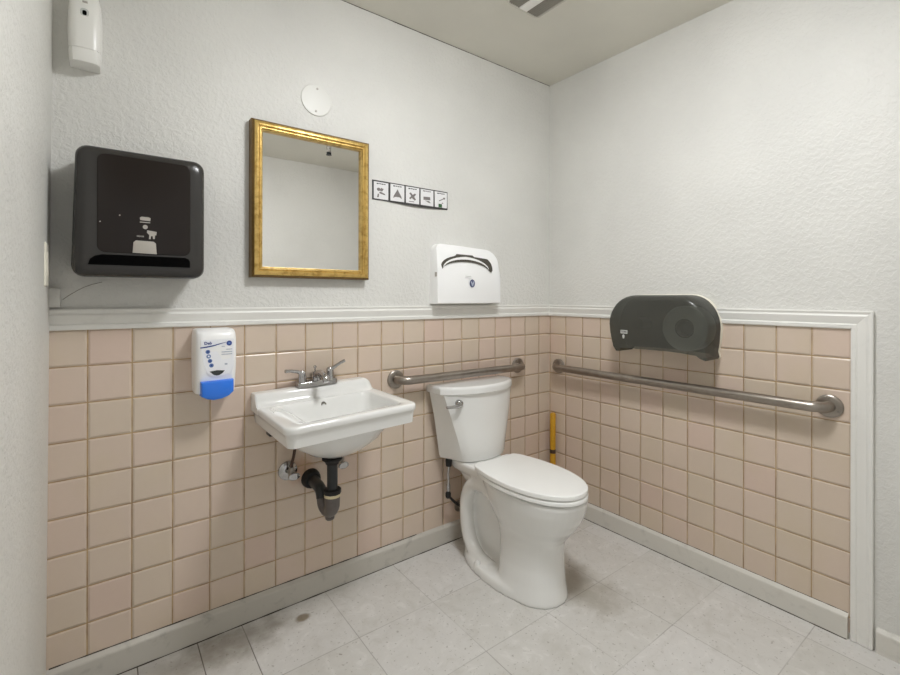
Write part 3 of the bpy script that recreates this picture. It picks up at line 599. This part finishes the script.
def stop_valve(cx_, cz__, label, hose_to, hname='supply_hose', hmat='brownhose'):
    t_ = thing('stop_valve', label, 'valve', (cx_, 0, cz__), 'chrome stop valves under the sink')
    MB().lathe((cx_, -0.003, cz__), (0, -1, 0), [(0, 0.036), (0.004, 0.035), (0.011, 0.024), (0.014, 0.012)], 26).build('escutcheon', 'chrome', t_)
    m_ = MB(); m_.tube([(cx_, -0.014, cz__), (cx_, -0.056, cz__)], 0.0085, 14); m_.lathe((cx_, -0.050, cz__ - 0.014), (0, 0, 1), [(0, 0.010), (0.006, 0.0125), (0.022, 0.0125), (0.030, 0.010), (0.034, 0.010), (0.040, 0.008)], 14); m_.build('body', 'dull', t_)
    m_ = MB(); m_.tube([(cx_, -0.056, cz__), (cx_, -0.072, cz__)], 0.006, 10)
    m_.loft([[Vector((cx_ + a * 1.0, -y, cz__ + b)) for a, b in circle(0, 0, 0.021 * k, 18, 0.014 * k)] for y, k in ((0.070, 0.8), (0.072, 1.0), (0.080, 1.0), (0.083, 0.8))]); m_.build('handle', 'chrome', t_)
    MB().tube(curve_pts([(cx_, -0.050, cz__ + 0.024)] + hose_to, 6), 0.0055, 10).build(hname, hmat, t_)
    return t_
stop_valve(-1.476, 0.505, 'chrome stop valve on the tiles at the left of the drain trap', [(-1.476, -0.050, 0.545), (-1.468, -0.052, 0.58), (-1.455, -0.045, 0.66), (-1.442, -0.036, 0.70)])
stop_valve(-1.285, 0.505, 'chrome stop valve on the tiles at the right of the drain trap', [(-1.285, -0.050, 0.545), (-1.290, -0.050, 0.60), (-1.315, -0.042, 0.66), (-1.330, -0.036, 0.70)])

# ------------------------------------------------------------------ toilet
TX = -0.638
t = thing('toilet', 'white two piece toilet with its lid closed, in the corner', 'toilet', (TX, -0.35, 0))
def egg(z, yb, yf, yc, hw, n=40, e=2.25, cx_=TX):
    out = []
    for k in range(n):
        a = 2 * PI * k / n; s_, c_ = math.sin(a), math.cos(a)
        y = yc + (yb - yc if c_ > 0 else -(yf - yc)) * (abs(c_) ** (2 / e)) * (1 if c_ > 0 else -1)
        out.append(Vector((cx_ + hw * (abs(s_) ** (2 / e)) * (1 if s_ > 0 else -1), y, z)))
    return out
BX = TX - 0.020
m = MB()
m.loft([egg(z, yb, yf, yc, hw, cx_=cx_) for z, yb, yf, yc, hw, cx_ in [(0.0, -0.345, -0.628, -0.45, 0.125, BX), (0.012, -0.345, -0.628, -0.45, 0.124, BX), (0.06, -0.345, -0.618, -0.45, 0.114, BX + 0.004), (0.12, -0.34, -0.610, -0.45, 0.107, BX + 0.008), (0.18, -0.335, -0.607, -0.45, 0.104, BX + 0.010),
        (0.215, -0.325, -0.612, -0.45, 0.107, BX + 0.014), (0.245, -0.305, -0.632, -0.45, 0.117, TX), (0.275, -0.285, -0.657, -0.45, 0.130, TX), (0.315, -0.265, -0.682, -0.45, 0.143, TX), (0.35, -0.245, -0.695, -0.45, 0.150, TX), (0.385, -0.23, -0.704, -0.45, 0.153, TX), (0.391, -0.225, -0.705, -0.45, 0.153, TX), (0.3975, -0.23, -0.701, -0.45, 0.150, TX)]])
# rear column, deck and foot
def rr2(x0, x1, y0, y1, z, r): return [Vector((u, v, z)) for u, v in rrect((x0 + x1) / 2, (y0 + y1) / 2, x1 - x0, y1 - y0, r, 5)]
m.loft([rr2(TX - a, TX + a, y0, y1, z, 0.05) for z, a, y0, y1 in [(0.0, 0.060, -0.45, -0.14), (0.10, 0.052, -0.45, -0.13), (0.22, 0.050, -0.45, -0.11), (0.30, 0.064, -0.44, -0.10), (0.36, 0.092, -0.42, -0.075), (0.39, 0.102, -0.40, -0.055)]])
m.loft([rr2(TX - a, TX + a, y0, y1, z, 0.03) for z, a, y0, y1 in [(0.370, 0.100, -0.36, -0.050), (0.385, 0.108, -0.36, -0.042), (0.408, 0.110, -0.34, -0.040), (0.416, 0.105, -0.30, -0.045)]])
m.loft([egg(z, yb, yf, -0.38, hw, cx_=BX) for z, yb, yf, hw in [(0.0, -0.105, -0.605, 0.136), (0.026, -0.107, -0.603, 0.133), (0.034, -0.112, -0.597, 0.126), (0.038, -0.13, -0.58, 0.108)]])
for sx in (-1, 1):
    m.tube(curve_pts([(TX + sx * 0.100, -0.36, 0.335), (TX + sx * 0.092, -0.28, 0.350), (TX + sx * 0.084, -0.19, 0.330), (TX + sx * 0.080, -0.145, 0.265), (TX + sx * 0.080, -0.140, 0.18), (TX + sx * 0.084, -0.165, 0.09), (TX + sx * 0.092, -0.23, 0.035), (TX + sx * 0.095, -0.32, 0.02)], 6), 0.031, 14)
bowl = m.build('bowl', 'china', t, 80)
md = bowl.modifiers.new('merge', 'REMESH'); md.mode = 'VOXEL'; md.voxel_size = 0.0055; md.use_smooth_shade = True
md = bowl.modifiers.new('soften', 'SMOOTH'); md.factor = 0.5; md.iterations = 5
for sx in (-1, 1): MB().lathe((BX + sx * 0.112, -0.275, 0.018), (0, 0, 1), [(0, 0.015), (0.018, 0.014), (0.028, 0.010), (0.032, 0.003)], 16).build('bolt_cap', 'china', t)

def seat_outline(yb, yf, hw, hb, n=14):
    yc = -0.445; pts = []
    R_ = []
    for k in range(n + 1):            # right side from the front tip to the widest point
        a = PI / 2 * k / n; R_.append((TX - 0.004 + hw * math.sin(a) ** 0.92, yc + (yf - yc) * math.cos(a) ** 0.95))
    for k in range(1, 9):
        s_ = k / 9; R_.append((TX - 0.004 + hw - (hw - hb) * (s_ ** 2.0), yc + (yb + 0.0 - yc) * s_))
    R_ += [(TX + hb - 0.008, yb - 0.008), (TX + hb - 0.016, yb)]
    L_ = [(2 * (TX - 0.004) - u, v) for u, v in R_[::-1]]
    return R_ + L_[:-1]
def plate(pts, z0, z1, f):
    P_ = lambda i, z: [Vector((u, v, z)) for u, v in inset(pts, i)]
    q0 = pts
    return MB().loft([P_(f * 0.6, z0), P_(0.0, z0 + f * 0.5), P_(0.0, z1 - f), P_(f * 0.35, z1 - f * 0.35), P_(f * 1.2, z1), P_(f * 4, z1 + 0.001)])
st = seat_outline(-0.255, -0.709, 0.156, 0.122)
plate(st, 0.4055, 0.4205, 0.0030).build('seat', 'seat', t, 50)
ld_ = seat_outline(-0.240, -0.7075, 0.1565, 0.125)
plate(ld_, 0.4262, 0.4430, 0.0025).build('lid', 'seat', t, 50)
for sx in (-1, 1):
    MB().slab(XY, TX + sx * 0.072, -0.238, 0.045, 0.030, 0.4220, 0.4390, r=0.008, f=0.004).build('hinge', 'seat', t)
# tank
def tank_ring(z, hb, hf, ys, yf, yb=-0.035, dx=0.008, n=14):
    pts = [(hb, yb)]
    pts += [(hb - (hb - hf) * k / 3, yb + (ys - yb) * k / 3) for k in (1, 2, 2.8)]
    for k in range(1, n):
        a = -1 + 2 * k / n
        u = -hf * a
        pts.append((u, yf + (ys - yf) * (abs(a) ** 2.2)))
    pts += [(-p[0], p[1]) for p in [(hb - (hb - hf) * k / 3, yb + (ys - yb) * k / 3) for k in (2.8, 2, 1)]] + [(-hb, yb)]
    return [Vector((TX + dx + u, v, z)) for u, v in pts]
m = MB(); m.loft([tank_ring(*a) for a in [(0.417, 0.152, 0.104, -0.150, -0.178, -0.035, 0.017), (0.421, 0.168, 0.118, -0.156, -0.187, -0.035, 0.017), (0.436, 0.175, 0.125, -0.158, -0.189, -0.035, 0.017), (0.53, 0.187, 0.148, -0.152, -0.188, -0.035, 0.014), (0.63, 0.201, 0.178, -0.143, -0.186, -0.035, 0.011), (0.727, 0.217, 0.204, -0.130, -0.184, -0.030, 0.008)]])
m.build('tank', 'china', t, 30)
lr = lambda z, i: [Vector((TX + 0.003 + u, v, z)) for u, v in inset([(q.x - TX, q.y) for q in tank_ring(z, 0.223, 0.219, -0.122, -0.198, -0.012, 0.006)], i)]
m = MB(); m.loft([lr(0.726, 0.004), lr(0.728, 0.0), lr(0.748, 0.0), lr(0.755, 0.002), lr(0.7600, 0.007), lr(0.7610, 0.014)]); m.build('tank_lid', 'china', t, 40)
hx, hy, hz = -0.778, -0.166, 0.690
lv = MB(); lv.lathe((hx, hy + 0.012, hz), (-0.18, -1, 0), [(0, 0.017), (0.016, 0.0165), (0.021, 0.013), (0.0235, 0.005)], 20)
lv.tube([(hx, hy - 0.012, hz - 0.002), (hx - 0.02, hy - 0.012, hz - 0.007), (hx - 0.048, hy - 0.002, hz - 0.009), (hx - 0.070, hy + 0.004, hz - 0.008)], [0.009, 0.008, 0.007, 0.006], 10); lv.build('flush_lever', 'chrome', t)

# toilet water supply
sx, sz = -0.764, 0.270
t = thing('toilet_supply', 'chrome water supply valve and hose beneath the toilet tank', 'water supply', (sx, 0, sz))
MB().lathe((sx + 0.110, -0.003, 0.150), (0, -1, 0), [(0, 0.028), (0.004, 0.027), (0.010, 0.016)], 20).build('escutcheon', 'dull', t)
MB().tube(curve_pts([(sx + 0.110, -0.008, 0.150), (sx + 0.110, -0.040, 0.152), (sx + 0.090, -0.058, 0.165), (sx + 0.040, -0.062, 0.205), (sx + 0.006, -0.062, 0.240)], 6), 0.006, 10).build('pipe', 'rubber', t)
m = MB(); m.lathe((sx, -0.062, 0.236), (0, 0, 1), [(0, 0.009), (0.008, 0.013), (0.022, 0.013), (0.030, 0.009)], 14); m.build('valve_body', 'rubber', t)
m = MB(); m.lathe((sx, -0.062, 0.266), (0, 0, 1), [(0, 0.007), (0.010, 0.010), (0.030, 0.010), (0.036, 0.007), (0.050, 0.006), (0.060, 0.006)], 14); m.tube([(sx, -0.062, 0.325), (sx - 0.003, -0.064, 0.35), (sx, -0.064, 0.375), (sx, -0.066, 0.388)], 0.0065, 10); m.build('hose', 'chrome', t)
m = MB(); m.lathe((sx, -0.066, 0.384), (0, 0, 1), [(0, 0.013), (0.022, 0.015), (0.0310, 0.015)], 12); m.build('coupling_nut', 'rubber', t)

# ------------------------------------------------------------------ grab bars
def grab_bar(fr, u0, u1, v0, v1, d, label, r=0.0185):
    c = fr(u0, v0, 0.003); t_ = thing('grab_bar', label, 'grab bar', c, 'steel grab bars on the tiled walls')
    s_ = 1 if u1 > u0 else -1
    b = 0.045
    def P_(u, dd): return fr(u, v0 + (v1 - v0) * (u - u0) / (u1 - u0), dd)
    pts = [P_(u0, 0.004), P_(u0, d - b)] + [P_(u0 + s_ * b * (1 - math.cos(a)), d - b + b * math.sin(a)) for a in [PI / 2 * k / 7 for k in range(1, 8)]]
    pts += [P_(u0 + (u1 - u0) * k / 6, d) for k in range(1, 6)]
    pts += [P_(u1 - s_ * b * (1 - math.sin(a)), d - b + b * math.cos(a)) for a in [PI / 2 * k / 7 for k in range(0, 7)]] + [P_(u1, d - b), P_(u1, 0.004)]
    MB().tube(pts, r, 20).build('bar', 'steel', t_, 60)
    for u in (u0, u1):
        c = P_(u, 0.003); ax = fr(0, 0, 1) - fr(0, 0, 0)
        f_ = MB().lathe(c, ax, [(0, 0.040), (0.006, 0.0395), (0.009, 0.036), (0.010, 0.030), (0.0102, 0.0)], 30).build('flange', 'steel', t_)
        for a in (90, 210, 330):
            m_ = MB(); q = c + (fr(0.029 * math.cos(math.radians(a)), 0.029 * math.sin(math.radians(a)), 0) - fr(0, 0, 0)) + ax * 0.0095
            m_.lathe(q, ax, [(0, 0.0042), (0.002, 0.0038), (0.003, 0.0015)], 10); m_.build('screw', 'dull', f_)
    return t_
grab_bar(BW, -1.010, -0.258, 0.799, 0.794, 0.062, 'shorter steel grab bar behind the toilet tank, on the back wall')
grab_bar(RW, 0.073, 1.270, 0.776, 0.781, 0.062, 'long steel grab bar across the right wall')

# ------------------------------------------------------------------ jumbo roll dispenser on the right wall
ju0, ju1, jz1 = 0.462, 0.921, 1.170
t = thing('toilet_roll_dispenser', 'smoked plastic twin roll toilet paper dispenser on the right wall', 'toilet roll dispenser', (0, -(ju0 + ju1) / 2, 0.91))
def jout(k=0.0):
    R_ = 0.135
    top = [(ju1 - 0.115 + 0.115 * math.cos(math.radians(a)), jz1 - 0.135 + 0.135 * math.sin(math.radians(a))) for a in range(0, 91, 9)]
    top += [(ju0 + 0.125 + 0.125 * math.cos(math.radians(a)), jz1 - 0.135 + 0.135 * math.sin(math.radians(a))) for a in range(90, 181, 9)]
    left = [(ju0 + 0.006, 0.995), (ju0 + 0.021, 0.960), (ju0 + 0.038, 0.932), (ju0 + 0.053, 0.912), (ju0 + 0.066, 0.912), (ju0 + 0.076, 0.926)]
    bot = [(ju0 + 0.11, 0.929), (ju0 + 0.20, 0.931), (ju0 + 0.29, 0.932), (ju0 + 0.35, 0.930), (ju1 - 0.046, 0.925), (ju1 - 0.030, 0.914), (ju1 - 0.010, 0.908), (ju1 - 0.005, 0.916), (ju1 - 0.010, 0.938), (ju1 - 0.004, 0.975)]
    return top + left + bot
J = jout(); JD = 0.132
def jr(i, d, s_=1.0):
    cu, cv = (ju0 + ju1) / 2, 1.03
    out = []
    for p_, q_ in zip(inset(J, i), J):
        k = min(1, max(0, (q_[1] - 0.935) / 0.07)); out.append(RW(q_[0] + (p_[0] - q_[0]) * k, q_[1] + (p_[1] - q_[1]) * k, d))
    return out
m = MB(); m.loft([jr(0.0, 0.020, 1.0), jr(0.0, 0.050), jr(0.0005, 0.080), jr(0.002, 0.098), jr(0.005, 0.111), jr(0.010, 0.121), jr(0.017, 0.128), jr(0.025, 0.1312), jr(0.034, JD)], False, True)
m.bm.normal_update()
bmesh.ops.delete(m.bm, geom=[f_ for f_ in m.bm.faces if max(v.co.z for v in f_.verts) < 0.9345 and min(-v.co.y for v in f_.verts) > ju0 + 0.06 and max(-v.co.y for v in f_.verts) < ju1 - 0.03], context='FACES')
m.build('cover', 'smoke', t, 60)
MB().loft([jr(-0.003, 0.003), jr(-0.003, 0.014), jr(0.0, 0.019)]).build('back_plate', 'offwhite', t, 30)['label'] = 'cream back plate'
MB().loft([jr(0.0005, 0.0185), jr(0.0005, 0.0205)]).build('inner_case', 'core', t, 30)
MB().lathe(RW(0.812, 1.030, 0.021), (-1, 0, 0), [(0, 0.030), (0.060, 0.028), (0.064, 0.006)], 24).build('spindle', 'core', t)
MB().lathe(RW(0.600, 1.040, 0.021), (-1, 0, 0), [(0, 0.028), (0.075, 0.026), (0.078, 0.006)], 24).build('spindle', 'core', t)
m = MB(); m.box(0.538, 0.572, 0.994, 1.010, JD - 0.001, JD + 0.0008, 0, RW); m.build('label_plate', 'grey', t, flat=True)
def RWm(u, v, d): return RW(u, v, d)
lettering('logo', 'TORK', 0.011, RW, 0.555, 1.002, JD + 0.0008, 'ink', t, 0.0004, 0.0003)
m = MB(); m.poly(RW, [(0.546, 0.984), (0.551, 0.990), (0.556, 0.989), (0.558, 0.982), (0.556, 0.972), (0.550, 0.971), (0.548, 0.977)], JD - 0.001, JD + 0.0008); m.build('hand_symbol', 'grey', t, flat=True)
rl = thing('toilet_roll', 'big roll of toilet paper showing through the right half of the smoked dispenser', 'toilet roll', RW(0.812, 1.030, 0.03))
m = MB(); c = RW(0.828, 1.026, 0.0225)
n = 40
def rg(r, d): return [RW(0.812 + r * math.cos(2 * PI * k / n), 1.030 + r * math.sin(2 * PI * k / n), d) for k in range(n)]
m.loft([rg(0.040, 0.024), rg(0.094, 0.024), rg(0.095, 0.027), rg(0.095, 0.096), rg(0.093, 0.098), rg(0.040, 0.098), rg(0.040, 0.024)], False, False); m.build('paper', 'paper', rl, 40)
m = MB(); m.loft([rg(0.0396, 0.024), rg(0.0396, 0.0985), rg(0.0360, 0.0985), rg(0.0360, 0.024), rg(0.0396, 0.024)], False, False); m.build('core', 'ventdark', rl, 40)

# ------------------------------------------------------------------ yellow stick in the corner
t = thing('yellow_stick', 'yellow stick standing upright in the corner behind the toilet', 'stick', (-0.034, -0.058, 0.0))
m = MB(); m.tube([(-0.034, -0.058, 0.0), (-0.032, -0.056, 0.10), (-0.026, -0.050, 0.36), (-0.0205, -0.046, 0.505), (-0.0203, -0.0458, 0.511), (-0.0202, -0.0457, 0.5135)], [0.0155, 0.0155, 0.0155, 0.0155, 0.012, 0.006], 16); m.build('handle', 'yellow', t, 50)
m = MB(); m.tube([(-0.0275, -0.0515, 0.290), (-0.0268, -0.0508, 0.312)], 0.0161, 16); m.build('dark_band', 'brownhose', t)
